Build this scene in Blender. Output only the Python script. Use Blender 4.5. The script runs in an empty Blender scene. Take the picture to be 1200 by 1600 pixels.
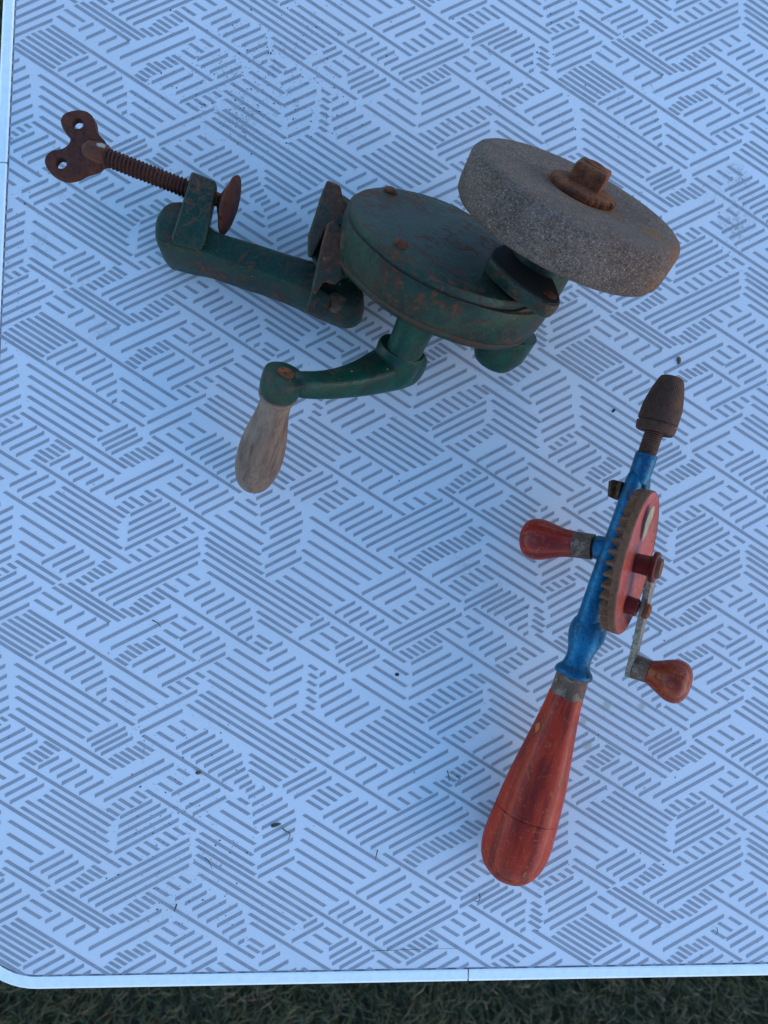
import bpy, bmesh, math, random
import numpy as np
from mathutils import Vector, Matrix
random.seed(7); rng = np.random.default_rng(7)
S = bpy.context.scene
COL = S.collection

# ------------------------------------------------------------------ camera
CAM = Vector((0.11607887, -0.27451259, 0.41738954))
ROT = Matrix(((0.9975325791587164, -0.023348548082047824, -0.06620875183402387),
              (0.02031447308005129, 0.9987286516182433, -0.04613461412307937),
              (0.06720175370062102, 0.04467578470789141, 0.9967386811799245)))
FPX = 1200.0
cd = bpy.data.cameras.new('camera')
cam = bpy.data.objects.new('camera', cd); COL.objects.link(cam)
cam.matrix_world = Matrix.Translation(CAM) @ ROT.to_4x4()
cd.sensor_fit = 'HORIZONTAL'; cd.sensor_width = 36.0; cd.lens = 36.0
cd.clip_start = 0.01; cd.clip_end = 200
cd.dof.use_dof = True; cd.dof.focus_distance = 0.40; cd.dof.aperture_fstop = 16.0
S.camera = cam
S.render.resolution_x = 768; S.render.resolution_y = 1024

# ------------------------------------------------------------------ sky and light: open shade at the end of the day
SUN_EL, SUN_AZ = math.radians(12), math.radians(110)      # azimuth from +Y towards +X
world = bpy.data.worlds.new('World'); S.world = world; world.use_nodes = True
wn = world.node_tree; wn.nodes.clear()
sky = wn.nodes.new('ShaderNodeTexSky'); sky.sky_type = 'NISHITA'; sky.sun_disc = False
sky.sun_elevation = SUN_EL; sky.sun_rotation = SUN_AZ
sky.air_density = 1.0; sky.dust_density = 0.0; sky.ozone_density = 3.5
bgn = wn.nodes.new('ShaderNodeBackground'); bgn.inputs['Strength'].default_value = 0.15
wo = wn.nodes.new('ShaderNodeOutputWorld')
wn.links.new(sky.outputs[0], bgn.inputs[0]); wn.links.new(bgn.outputs[0], wo.inputs[0])
sd = bpy.data.lights.new('sun', 'SUN'); sd.energy = 0.5; sd.angle = math.radians(60); sd.color = (1.0, 0.66, 0.40)
sun = bpy.data.objects.new('sun', sd); COL.objects.link(sun)
sdir = Vector((math.sin(SUN_AZ) * math.cos(SUN_EL), math.cos(SUN_AZ) * math.cos(SUN_EL), math.sin(SUN_EL)))
sun.rotation_euler = sdir.to_track_quat('Z', 'Y').to_euler(); sun.location = (0, 0, 3)
S.view_settings.view_transform = 'Standard'; S.view_settings.look = 'None'
S.view_settings.exposure = 1.92; S.view_settings.gamma = 1.0
S.render.engine = 'CYCLES'

# ------------------------------------------------------------------ helpers
def ray(px, py):
    return (ROT @ Vector(((px - 600) / FPX, -(py - 800) / FPX, -1.0))).normalized()
def P(px, py, z=0.0):
    d = ray(px, py); return CAM + d * ((z - CAM.z) / d.z)
def PL(px, py, p0, n):
    d = ray(px, py); return CAM + d * (n.dot(p0 - CAM) / n.dot(d))
def scale_at(p):                       # photo pixels per metre at a point
    return FPX / -((ROT.transposed() @ (p - CAM)).z)

def tag(o, label=None, cat=None, group=None, kind=None):
    if label: o['label'] = label
    if cat: o['category'] = cat
    if group: o['group'] = group
    if kind: o['kind'] = kind
    return o
def thing(name, loc, label, cat, group=None):
    o = bpy.data.objects.new(name, None); COL.objects.link(o); o.location = loc
    o.empty_display_size = 0.02
    return tag(o, label, cat, group)
def obj(name, verts, faces, mat, parent=None, bevel=0.0, smooth=True, origin=None, bseg=2, subsurf=0, sharp=38):
    """world-space verts -> one mesh object; a child stays in its thing's frame"""
    if parent is not None:
        root = parent
        while root.parent: root = root.parent
        org = Vector(root.location)
    else:
        org = Vector(origin) if origin is not None else Vector((0, 0, 0))
    me = bpy.data.meshes.new(name)
    me.from_pydata([tuple(Vector(v) - org) for v in verts], [], faces)
    bm = bmesh.new(); bm.from_mesh(me)
    bmesh.ops.recalc_face_normals(bm, faces=bm.faces)
    for f in bm.faces: f.smooth = smooth
    if smooth:
        for e in bm.edges:
            if len(e.link_faces) == 2 and e.calc_face_angle(0) > math.radians(sharp): e.smooth = False
    bm.to_mesh(me); bm.free()
    for m in (mat if isinstance(mat, (list, tuple)) else [mat]): me.materials.append(m)
    o = bpy.data.objects.new(name, me); COL.objects.link(o)
    if parent is not None: o.parent = parent
    else: o.location = org
    if subsurf:
        sm = o.modifiers.new('sub', 'SUBSURF'); sm.levels = subsurf; sm.render_levels = subsurf
    if bevel:
        b = o.modifiers.new('bev', 'BEVEL'); b.width = bevel; b.segments = bseg; b.limit_method = 'ANGLE'
        b.angle_limit = math.radians(35); b.harden_normals = False
        w = o.modifiers.new('wn', 'WEIGHTED_NORMAL'); w.keep_sharp = False
    return o

def frame(axis, hint=Vector((0, 0, 1))):
    a = Vector(axis).normalized(); e1 = hint.cross(a)
    if e1.length < 1e-4: e1 = Vector((1, 0, 0)).cross(a)
    e1.normalize(); e2 = a.cross(e1)
    return a, e1, e2
def loft(rings, cap0=True, cap1=True):
    n = len(rings[0]); v = [p for r in rings for p in r]; f = []
    for i in range(len(rings) - 1):
        for j in range(n):
            k = (j + 1) % n
            f.append((i * n + j, i * n + k, (i + 1) * n + k, (i + 1) * n + j))
    if cap0: f.append(tuple(range(n - 1, -1, -1)))
    if cap1: f.append(tuple((len(rings) - 1) * n + j for j in range(n)))
    return v, f
def lathe(p0, axis, prof, seg=40, sx=1.0, sy=1.0, hint=Vector((0, 0, 1)), mod=None):
    a, e1, e2 = frame(axis, hint); rings = []
    for t, r in prof:
        ring = []
        for j in range(seg):
            th = 2 * math.pi * j / seg; rr = r * (mod(th, t) if mod else 1.0)
            ring.append(p0 + a * t + e1 * (rr * sx * math.cos(th)) + e2 * (rr * sy * math.sin(th)))
        rings.append(ring)
    return loft(rings)
def tube(pts, radii, seg=20, flat=None, hint=Vector((0, 0, 1))):
    """sweep an ellipse (radius, flatness) along points; flat = list of (side, up) factors"""
    rings = []
    for i, p in enumerate(pts):
        d = (pts[min(i + 1, len(pts) - 1)] - pts[max(i - 1, 0)])
        a, e1, e2 = frame(d, hint); fx, fy = flat[i] if flat else (1, 1)
        rings.append([p + e1 * (radii[i] * fx * math.cos(2 * math.pi * j / seg)) + e2 * (radii[i] * fy * math.sin(2 * math.pi * j / seg)) for j in range(seg)])
    return loft(rings)
def catmull(pts, sub=6, closed=True):
    n = len(pts); out = []
    rngi = range(n) if closed else range(n - 1)
    for i in rngi:
        g = (lambda k: pts[k % n]) if closed else (lambda k: pts[max(0, min(n - 1, k))])
        p0, p1, p2, p3 = g(i - 1), g(i), g(i + 1), g(i + 2)
        for s in range(sub):
            t = s / sub
            out.append(0.5 * ((2 * p1) + (p2 - p0) * t + (2 * p0 - 5 * p1 + 4 * p2 - p3) * t * t + (3 * p1 - p0 - 3 * p2 + p3) * t ** 3))
    if not closed: out.append(pts[-1].copy())
    return out
def pxring(pts, p0, n, sub=5):
    r = [PL(x, y, p0, n) for x, y in pts]
    return catmull(r, sub) if sub > 1 else r
def scaled(ring, s, shift=Vector((0, 0, 0))):
    c = sum(ring, Vector((0, 0, 0))) / len(ring)
    return [c + (p - c) * s + shift for p in ring]
def merge(*parts):
    v, f = [], []
    for pv, pf in parts:
        o = len(v); v += list(pv); f += [tuple(i + o for i in q) for q in pf]
    return v, f

# ------------------------------------------------------------------ materials
class M:
    def __init__(s, name):
        s.m = bpy.data.materials.new(name); s.m.use_nodes = True; s.t = s.m.node_tree; s.t.nodes.clear()
        s.out = s.n('ShaderNodeOutputMaterial'); s.b = s.n('ShaderNodeBsdfPrincipled')
        s.t.links.new(s.b.outputs[0], s.out.inputs[0])
        s.co = s.n('ShaderNodeTexCoord').outputs['Object']
    def n(s, ty, **k):
        q = s.t.nodes.new(ty)
        for a, v in k.items(): setattr(q, a, v)
        return q
    def put(s, sock, v):
        if hasattr(v, 'default_value') or hasattr(v, 'links') and not isinstance(v, (float, int)): s.t.links.new(v, sock)
        elif isinstance(v, (tuple, list)) and len(v) == 3 and sock.type == 'RGBA': sock.default_value = (*v, 1)
        else: sock.default_value = v
    def noise(s, scale, detail=4, rough=.6, dist=0.0, co=None, out='Fac'):
        q = s.n('ShaderNodeTexNoise'); s.put(q.inputs['Scale'], scale); s.put(q.inputs['Detail'], detail)
        s.put(q.inputs['Roughness'], rough); s.put(q.inputs['Distortion'], dist); s.put(q.inputs['Vector'], co or s.co)
        return q.outputs[out]
    def vor(s, scale, feature='F1', co=None, out='Distance', rand=1.0):
        q = s.n('ShaderNodeTexVoronoi', feature=feature); s.put(q.inputs['Scale'], scale); s.put(q.inputs['Vector'], co or s.co)
        s.put(q.inputs['Randomness'], rand); return q.outputs[out]
    def step(s, v, lo, hi, a=0.0, b=1.0):
        q = s.n('ShaderNodeMapRange', interpolation_type='SMOOTHSTEP'); q.clamp = True
        for i, x in zip(('Value', 'From Min', 'From Max', 'To Min', 'To Max'), (v, lo, hi, a, b)): s.put(q.inputs[i], x)
        return q.outputs[0]
    def math(s, op, a, b=0.0, c=0.0):
        q = s.n('ShaderNodeMath', operation=op); s.put(q.inputs[0], a); s.put(q.inputs[1], b); s.put(q.inputs[2], c); return q.outputs[0]
    def mix(s, f, a, b):
        q = s.n('ShaderNodeMix', data_type='RGBA'); s.put(q.inputs['Factor'], f); s.put(q.inputs[6], a); s.put(q.inputs[7], b); return q.outputs[2]
    def map(s, scale=(1, 1, 1), loc=(0, 0, 0), rot=(0, 0, 0)):
        q = s.n('ShaderNodeMapping'); s.put(q.inputs['Vector'], s.co); q.inputs['Scale'].default_value = scale
        q.inputs['Location'].default_value = loc; q.inputs['Rotation'].default_value = rot; return q.outputs[0]
    def edge(s, radius=0.0012):
        b = s.n('ShaderNodeBevel'); b.samples = 4; b.inputs['Radius'].default_value = radius
        g = s.n('ShaderNodeNewGeometry'); d = s.n('ShaderNodeVectorMath', operation='DOT_PRODUCT')
        s.t.links.new(b.outputs[0], d.inputs[0]); s.t.links.new(g.outputs['Normal'], d.inputs[1])
        return s.step(d.outputs['Value'], 0.97, 0.80)
    def dist(s, p, r0, r1):            # blob mask about a point given in the thing's frame
        d = s.n('ShaderNodeVectorMath', operation='DISTANCE'); s.put(d.inputs[0], s.co); d.inputs[1].default_value = tuple(p)
        return s.step(s.math('ADD', d.outputs['Value'], s.math('MULTIPLY', s.math('SUBTRACT', s.noise(260), .5), r1 * .9)), r1, r0)
    def bump(s, h, strength=.3, dist=.0006):
        q = s.n('ShaderNodeBump'); q.inputs['Strength'].default_value = strength; q.inputs['Distance'].default_value = dist
        s.put(q.inputs['Height'], h); s.t.links.new(q.outputs[0], s.b.inputs['Normal'])
    def set(s, col=None, rough=None, metal=None, coat=None, spec=None, coatr=None):
        for k, v in (('Base Color', col), ('Roughness', rough), ('Metallic', metal), ('Coat Weight', coat), ('Specular IOR Level', spec), ('Coat Roughness', coatr)):
            if v is not None: s.put(s.b.inputs[k], v)
        return s.m

def rusty_paint(name, base, base2, rust=(.085, .023, .012), rust2=(.135, .050, .024), amount=.60, wear=1.0, rough=.42, metal=0.0, specks=True, dirt=.55, spec=.20):
    m = M(name)
    big = m.noise(42, 6, .62, .3); fine = m.noise(420, 5, .7); mid = m.noise(210, 7, .78, .9)
    c = m.mix(m.step(big, .35, .66), base, base2)
    grime = m.step(m.noise(75, 6, .7, 1.0), .46, .66)
    c = m.mix(m.math('MULTIPLY', grime, dirt), c, (.017, .014, .012))
    film = m.step(m.noise(28, 7, .75, .8), .48, .62)
    c = m.mix(m.math('MULTIPLY', film, dirt * .8), c, (.066, .044, .022))
    c = m.mix(m.math('MULTIPLY', m.step(m.noise(650, 4, .7), .40, .62), .35), c, (.003, .005, .005))
    rc = m.mix(m.step(fine, .35, .65), rust, rust2)
    mask = m.step(m.math('ADD', m.math('MULTIPLY', mid, .66), m.math('MULTIPLY', big, .34)), amount - .045, amount + .05)
    e = m.math('MULTIPLY', m.edge(.0024), m.step(mid, .38, .52, 0, wear))
    mask = m.math('MAXIMUM', mask, e)
    c = m.mix(mask, c, rc)
    if specks:
        sp = m.step(m.vor(230), .16, .10); sp = m.math('MULTIPLY', sp, m.step(m.noise(300, 2), .62, .70))
        c = m.mix(m.math('MULTIPLY', sp, .8), c, (.34, .33, .30))
        c = m.mix(m.math('MULTIPLY', m.step(fine, .62, .74), .35), c, (.01, .012, .012))
    m.bump(m.math('ADD', m.math('MULTIPLY', fine, .6), m.math('ADD', m.math('MULTIPLY', big, 1.2), m.math('MULTIPLY', mask, -.5))), .55, .0009)
    return m.set(c, m.math('ADD', m.step(mask, 0, 1, rough, .78), m.math('MULTIPLY', m.math('SUBTRACT', fine, .5), .25)), metal, spec=spec)

def rust_metal(name, a=(.060, .015, .009), b=(.100, .027, .012), c=(.020, .009, .008), rough=.72, knurl=None, extra=None, spots=None):
    m = M(name); f = m.noise(380, 6, .75); g = m.noise(90, 6, .65, .8)
    col = m.mix(m.step(g, .36, .64), a, b); col = m.mix(m.step(f, .50, .68), col, c)
    col = m.mix(m.math('MULTIPLY', m.step(m.noise(150, 4, .6), .62, .75), .7), col, (.13, .050, .020))
    if extra: col = m.mix(m.math('MULTIPLY', m.step(m.noise(200, 5, .8), .50, .62), .85), col, extra)
    for p, r, cc in (spots or []): col = m.mix(m.dist(p, r * .5, r), col, cc)
    h = m.math('ADD', f, m.math('MULTIPLY', g, .6))
    if knurl:
        w1 = m.n('ShaderNodeTexWave', wave_type='BANDS', bands_direction='DIAGONAL'); m.put(w1.inputs['Vector'], m.map(rot=knurl)); w1.inputs['Scale'].default_value = 520
        h = m.math('ADD', h, m.math('MULTIPLY', w1.outputs[1], .3))
    m.bump(h, .55, .0007)
    return m.set(col, m.math('ADD', rough - .08, m.math('MULTIPLY', f, .25)), .05, spec=.22)

GREEN, GREEN2 = (.010, .044, .025), (.005, .024, .015)
mat_green = rusty_paint('green casting paint', GREEN, GREEN2, amount=.552)
mat_green_dark = rusty_paint('dark green crank paint', (.004, .056, .030), (.003, .034, .020), amount=.62, wear=.5, rough=.36)
mat_jaw = rusty_paint('rust worn green paint', (.014, .042, .026), (.070, .026, .015), amount=.525, wear=1.0, rough=.55)
mat_grease_shade = M('black grease and crease shade'); mat_grease_shade.bump(mat_grease_shade.noise(500, 4), .3, .0005)
mat_grease_shade = mat_grease_shade.set((.010, .009, .008), .62)
mat_rust = rust_metal('deep rust')
mat_thread = rust_metal('rusted thread', (.052, .014, .009), (.078, .021, .011), (.016, .007, .006), .66)
mat_nut = rust_metal('rusted nut', (.085, .024, .010), (.190, .058, .018), (.030, .012, .008), .70)
mat_chuck = rust_metal('brown knurled chuck steel', (.062, .025, .014), (.088, .035, .018), (.032, .015, .010), .66, knurl=(0, 0, .55))
mat_ferrule = rust_metal('pitted ferrule steel', (.085, .040, .025), (.125, .062, .038), (.042, .022, .015), .5, extra=(.20, .14, .10))
mat_brownsteel = rust_metal('brown gear steel', (.110, .043, .023), (.150, .058, .026), (.050, .022, .014), .6)
mat_tooth = rust_metal('oily gear tooth root', (.030, .015, .008), (.14, .055, .014), (.010, .007, .005), .5)
def mk_armsteel():
    m = M('pitted crank steel'); v = m.vor(900); f = m.noise(500, 5, .7)
    c = m.mix(m.step(f, .42, .60), (.24, .20, .16), (.14, .10, .07)); c = m.mix(m.step(v, .18, .08), c, (.040, .028, .022))
    m.bump(m.math('ADD', f, v), .5, .0005); return m.set(c, .5, .55)
mat_armsteel = mk_armsteel()

def mk_stone(center, axis, stains=()):
    m = M('grey grinding stone'); v = m.vor(3200, out='Color'); f = m.noise(1400, 3, .7); g = m.noise(38, 6, .65, .6); h = m.noise(95, 5, .65)
    sep = m.n('ShaderNodeSeparateColor'); m.t.links.new(v, sep.inputs[0])
    c = m.mix(m.step(g, .38, .62), (.140, .094, .074), (.086, .058, .046))
    c = m.mix(m.math('MULTIPLY', m.step(h, .54, .70), .75), c, (.095, .046, .020))
    c = m.mix(m.step(sep.outputs[0], .62, .95), c, (.040, .024, .016))
    c = m.mix(m.math('MULTIPLY', m.step(sep.outputs[1], .84, .99), .6), c, (.42, .32, .26))
    # near face mixed paler in uneven amounts, rust bled out from under the washer
    off = m.n('ShaderNodeVectorMath', operation='SUBTRACT'); m.put(off.inputs[0], m.co); off.inputs[1].default_value = tuple(center)
    dt = m.n('ShaderNodeVectorMath', operation='DOT_PRODUCT'); m.t.links.new(off.outputs[0], dt.inputs[0]); dt.inputs[1].default_value = tuple(axis)
    ln = m.n('ShaderNodeVectorMath', operation='LENGTH'); m.t.links.new(off.outputs[0], ln.inputs[0])
    r = m.math('SQRT', m.math('SUBTRACT', m.math('POWER', ln.outputs['Value'], 2), m.math('POWER', dt.outputs['Value'], 2)))
    face = m.step(dt.outputs['Value'], -.003, .0)
    jit = m.math('MULTIPLY', m.math('SUBTRACT', g, .5), .016)
    rr = m.math('ADD', r, jit)
    c = m.mix(m.math('MULTIPLY', m.step(rr, .0205, .0160), m.math('MULTIPLY', face, .85)), c, (.26, .085, .018))
    c = m.mix(m.math('MULTIPLY', face, m.step(m.noise(20, 4), .42, .6, .15, .45)), c, (.175, .122, .095))
    c = m.mix(m.math('MULTIPLY', m.step(m.noise(620, 3, .6), .52, .66), .55), c, (.045, .028, .020))
    c = m.mix(m.math('MULTIPLY', m.step(m.noise(480, 3, .6, co=m.map(loc=(.3, .1, .2))), .60, .72), .30), c, (.34, .25, .20))
    for p_, r_, k_ in stains: c = m.mix(m.math('MULTIPLY', m.math('MULTIPLY', m.dist(p_, r_ * .3, r_), m.step(h, .40, .60)), k_), c, (.20, .080, .024))
    m.bump(m.math('ADD', sep.outputs[2], m.math('MULTIPLY', f, 1.2)), .35, .0004)
    return m.set(c, .92, 0, spec=.12)

def mk_handlewood(name, c1, c2, c3, axis_rot, gloss=.35, coat=.0, wear=None, grain=1.0):
    m = M(name); co = m.map(scale=(1, 1, 1), rot=axis_rot)
    q = m.n('ShaderNodeMapping'); m.t.links.new(co, q.inputs['Vector']); q.inputs['Scale'].default_value = (1, 1, .09)
    g = m.noise(900, 6, .7, .2, co=q.outputs[0]); g2 = m.noise(240, 5, .6, .4, co=q.outputs[0]); big = m.noise(55, 5, .6, .5)
    c = m.mix(m.step(g2, .38, .62), c1, c2); c = m.mix(m.math('MULTIPLY', m.step(g, .48, .66), grain), c, c3)
    mask = 0.0
    if wear:
        mk = m.step(m.math('ADD', m.math('MULTIPLY', big, .5), m.math('MULTIPLY', g2, .5)), wear[0], wear[0] + .05)
        c = m.mix(m.math('MULTIPLY', mk, .9), c, wear[1]); 
        sc = m.step(m.noise(170, 6, .8, 2.5), .57, .62); c = m.mix(m.math('MULTIPLY', sc, .55), c, wear[1])
    m.bump(m.math('ADD', m.math('MULTIPLY', g, .8), big), .22, .0005)
    return m, c, dict(rough=gloss, coat=coat)

# ------------------------------------------------------------------ lawn far below the table
def mk_ground():
    m = M('damp soil and thatch'); c = m.mix(m.step(m.noise(30, 6), .4, .6), (.018, .026, .008), (.034, .034, .014))
    m.bump(m.noise(120, 5), .6, .01); return m.set(c, .95)
GZ = -0.68
gv = [(-20, -20, GZ), (20, -20, GZ), (20, 20, GZ), (-20, 20, GZ)]
tag(obj('lawn_ground', gv, [(0, 1, 2, 3)], mk_ground(), smooth=False), kind='structure')
def mk_grass():
    m = M('grass blades'); oi = m.n('ShaderNodeTexCoord'); at = m.n('ShaderNodeAttribute'); at.attribute_name = 'tone'
    s = at.outputs['Fac']; c = m.mix(m.step(s, .0, .75), (.034, .036, .006), (.068, .064, .012)); c = m.mix(m.step(s, .74, .90), c, (.150, .088, .042))
    return m.set(c, .55)
def build_grass():
    N = 210000
    x0, x1, y0, y1 = -1.25, 1.55, -1.65, -0.15
    bx = rng.uniform(x0, x1, N); by = rng.uniform(y0, y1, N)
    nl = N // 4                                   # the strip past the table's left edge
    bx[:nl] = rng.uniform(-1.1, -.15, nl); by[:nl] = rng.uniform(-.5, .9, nl)
    ang = rng.uniform(0, 2 * np.pi, N); ln = rng.uniform(.016, .045, N); w = rng.uniform(.0005, .0012, N)
    lean = rng.uniform(.35, 1.5, N)
    hd = np.c_[np.cos(ang), np.sin(ang), np.zeros(N)]; sd_ = np.c_[-np.sin(ang), np.cos(ang), np.zeros(N)]
    base = np.c_[bx, by, np.full(N, GZ) + rng.uniform(0, .006, N)]
    mid = base + hd * (ln * .38 * np.sin(lean * .6))[:, None] + np.array([0, 0, 1]) * (ln * .55 * np.cos(lean * .5))[:, None]
    tip = mid + hd * (ln * .62 * np.sin(lean))[:, None] + np.array([0, 0, 1]) * (ln * .5 * np.cos(lean))[:, None]
    V = np.stack([base - sd_ * w[:, None], base + sd_ * w[:, None], mid - sd_ * (w * .85)[:, None], mid + sd_ * (w * .85)[:, None], tip], 1).reshape(-1, 3)
    i = np.arange(N) * 5
    me = bpy.data.meshes.new('grass')
    quads = np.stack([i, i + 1, i + 3, i + 2], 1); tris = np.stack([i + 2, i + 3, i + 4], 1)
    me.vertices.add(len(V)); me.vertices.foreach_set('co', V.ravel())
    me.loops.add(N * 7); lv = np.concatenate([quads.ravel(), tris.ravel()]); me.loops.foreach_set('vertex_index', lv)
    me.polygons.add(N * 2)
    ls = np.concatenate([np.arange(N) * 4, N * 4 + np.arange(N) * 3]); me.polygons.foreach_set('loop_start', ls)
    me.update(calc_edges=True)
    at = me.attributes.new('tone', 'FLOAT', 'POINT')
    patch = .5 + .5 * np.sin(bx * 23 + 3 * np.sin(by * 17)) * np.cos(by * 19)
    tone = np.clip(rng.uniform(0, 1, N) * .88 + .12 * patch, 0, 1)
    at.data.foreach_set('value', np.repeat(tone, 5).astype(np.float32))
    me.materials.append(mk_grass())
    o = bpy.data.objects.new('grass', me); COL.objects.link(o)
    tag(o, 'short dark green lawn grass with dry blades below the table edge', 'grass', kind='stuff')
build_grass()

# ------------------------------------------------------------------ camping table
bl, br = P(60, 1527.3), P(1150, 1508.0)                 # inner edge of the front trim
l0, l1 = P(22, 0), P(1.0, 460)                          # inner edge of the left trim
eb = (br - bl).normalized(); nb = Vector((eb.y, -eb.x, 0))          # outward (down the photo)
el = (l0 - l1).normalized(); nl_ = Vector((-el.y, el.x, 0))         # outward (left)
def inter(p, d, q, e):
    den = d.x * e.y - d.y * e.x; s = ((q.x - p.x) * e.y - (q.y - p.y) * e.x) / den; return p + d * s
corner = inter(bl, eb, l1, el)
TW, TL = 0.60, 0.80                                     # table size
def corner_arc(c, d1, d2, r, n=14):                     # from a point on d1 side to a point on d2 side
    a0 = c + d1 * r; a1 = c + d2 * r; o = c + d1 * r + d2 * r
    v0 = a0 - o; v1 = a1 - o; out = []
    for i in range(n + 1):
        t = i / n; w = (v0 * math.sin((1 - t) * math.pi / 2) + v1 * math.sin(t * math.pi / 2)); out.append(o + w)
    return out
RC = 0.034
c_bl = corner; c_br = corner + eb * TW; c_tr = c_br + el * TL; c_tl = corner + el * TL
outline = corner_arc(c_bl, el, eb, RC) + corner_arc(c_br, -eb, el, RC) + corner_arc(c_tr, -el, -eb, RC) + corner_arc(c_tl, eb, -el, RC)
table = thing('camping_table', Vector((0.15, -0.2, GZ)), 'white camping table printed with grey hatched bars, edged in pale aluminium trim, standing on grass', 'table')
TB = Vector((0.15, -0.2, GZ))

def mk_top():
    m = M('white laminate'); c = m.mix(m.step(m.noise(9, 4), .35, .65), (.60, .60, .595), (.64, .64, .64))
    c = m.mix(m.math('MULTIPLY', m.step(m.noise(700, 2), .64, .74), .20), c, (.30, .29, .28))
    # old stains, each with its own place
    for (x, y, r, k) in ((1150, 275, .012, .5), (1150, 345, .016, .55), (1146, 362, .007, .8), (1110, 300, .012, .25), (380, 185, .010, .35), (375, 170, .014, .22), (160, 520, .010, .25),
                         (118, 450, .014, .22), (745, 905, .016, .22), (785, 935, .016, .18), (720, 880, .010, .2), (330, 1120, .010, .15), (95, 300, .012, .2), (60, 380, .014, .18), (1060, 1010, .012, .12), (250, 1390, .02, .10)):
        mk = m.math('MULTIPLY', m.dist(P(x, y) - TB, r * .2, r), m.step(m.noise(420, 6, .8), .42, .66)); c = m.mix(m.math('MULTIPLY', mk, k), c, (.14, .12, .10))
    for (x, y, r) in ((948, 1101, .0035), (911, 1127, .003), (917, 1165, .004), (1003, 1104, .003), (1170, 142, .003)):
        c = m.mix(m.math('MULTIPLY', m.dist(P(x, y) - TB, r * .3, r), .5), c, (.30, .25, .10))
    m.bump(m.noise(900, 3), .05, .0002); return m.set(c, .42, 0, spec=.45)
mat_top = mk_top()
top_v, top_f = loft([[p + Vector((0, 0, -.016)) for p in outline], [p for p in outline]])
obj('tabletop', top_v, top_f, mat_top, table, smooth=False)

# trim: one extruded lip that wraps the edge, cut into pieces with thin joints
TWD = 0.0058
def trim_section(p, out):
    up = Vector((0, 0, 1))
    prof = [(-.0004, -.001), (-.0004, .0003), (.0003, .0008), (TWD - .0014, .0008), (TWD, -.0002), (TWD, -.018), (TWD - .0025, -.0195), (.0006, -.0195), (.0006, -.017)]
    return [p + out * a + up * b for a, b in prof]
def trim_piece(name, path):
    rings = []
    for i, (p, o) in enumerate(path): rings.append(trim_section(p, o))
    v, f = loft(rings); return obj(name, v, f, mat_trim, table, bevel=0.0, sharp=25)
def mk_trim():
    m = M('satin aluminium'); q = m.n('ShaderNodeMapping'); m.t.links.new(m.co, q.inputs['Vector']); q.inputs['Scale'].default_value = (.05, 1, 1)
    c = m.mix(m.step(m.noise(300, 4), .4, .65), (.86, .87, .88), (.80, .81, .82)); c = m.mix(m.math('MULTIPLY', m.step(m.noise(60, 6, .8), .6, .7), .25), c, (.42, .42, .44))
    m.bump(m.noise(900, 3, co=q.outputs[0]), .12, .0002); return m.set(c, .40, .10)
mat_trim = mk_trim()
def normals(path, inside):
    res = []
    for i, p in enumerate(path):
        d = (path[min(i + 1, len(path) - 1)] - path[max(i - 1, 0)]).normalized(); n = Vector((d.y, -d.x, 0))
        if n.dot(p - inside) < 0: n = -n
        res.append((p, n))
    return res
cen = corner + eb * (TW / 2) + el * (TL / 2)
joint_b = inter(bl, eb, P(731.5, 1518), el); joint_l = inter(l1, el, P(8, 255), eb)
J = .0004
arc1 = corner_arc(c_bl, el, eb, RC)
trim_piece('edge_trim', normals([joint_l - el * J] + arc1 + [joint_b - eb * J], cen))
trim_piece('edge_trim', normals([joint_b + eb * J] + corner_arc(c_br, -eb, el, RC) + [c_br + el * .4], cen))
trim_piece('edge_trim', normals([joint_l + el * J] + corner_arc(c_tl, -el, eb, RC) + [c_tl + eb * .3], cen))
trim_piece('edge_trim', normals([c_tl + eb * .3008] + corner_arc(c_tr, -eb, -el, RC) + [c_br + el * .4008], cen))
# dark grit packed in the groove between laminate and trim
gro = [p for p in arc1]
gv_, gf_ = [], []
gpath = normals([c_tl - el * RC] + arc1 + [c_br - eb * RC], cen)
for p, n in gpath: gv_ += [p - n * .0013 + Vector((0, 0, .00006)), p + n * .0002 + Vector((0, 0, .00006))]
for i in range(len(gpath) - 1): gf_.append((2 * i, 2 * i + 1, 2 * i + 3, 2 * i + 2))
def mk_groove():
    m = M('grit in the seam'); c = m.mix(m.step(m.noise(260, 5), .4, .62), (.10, .10, .11), (.22, .22, .23)); return m.set(c, .8)
obj('seam_dirt', gv_, gf_, mk_groove(), table, smooth=False)

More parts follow.
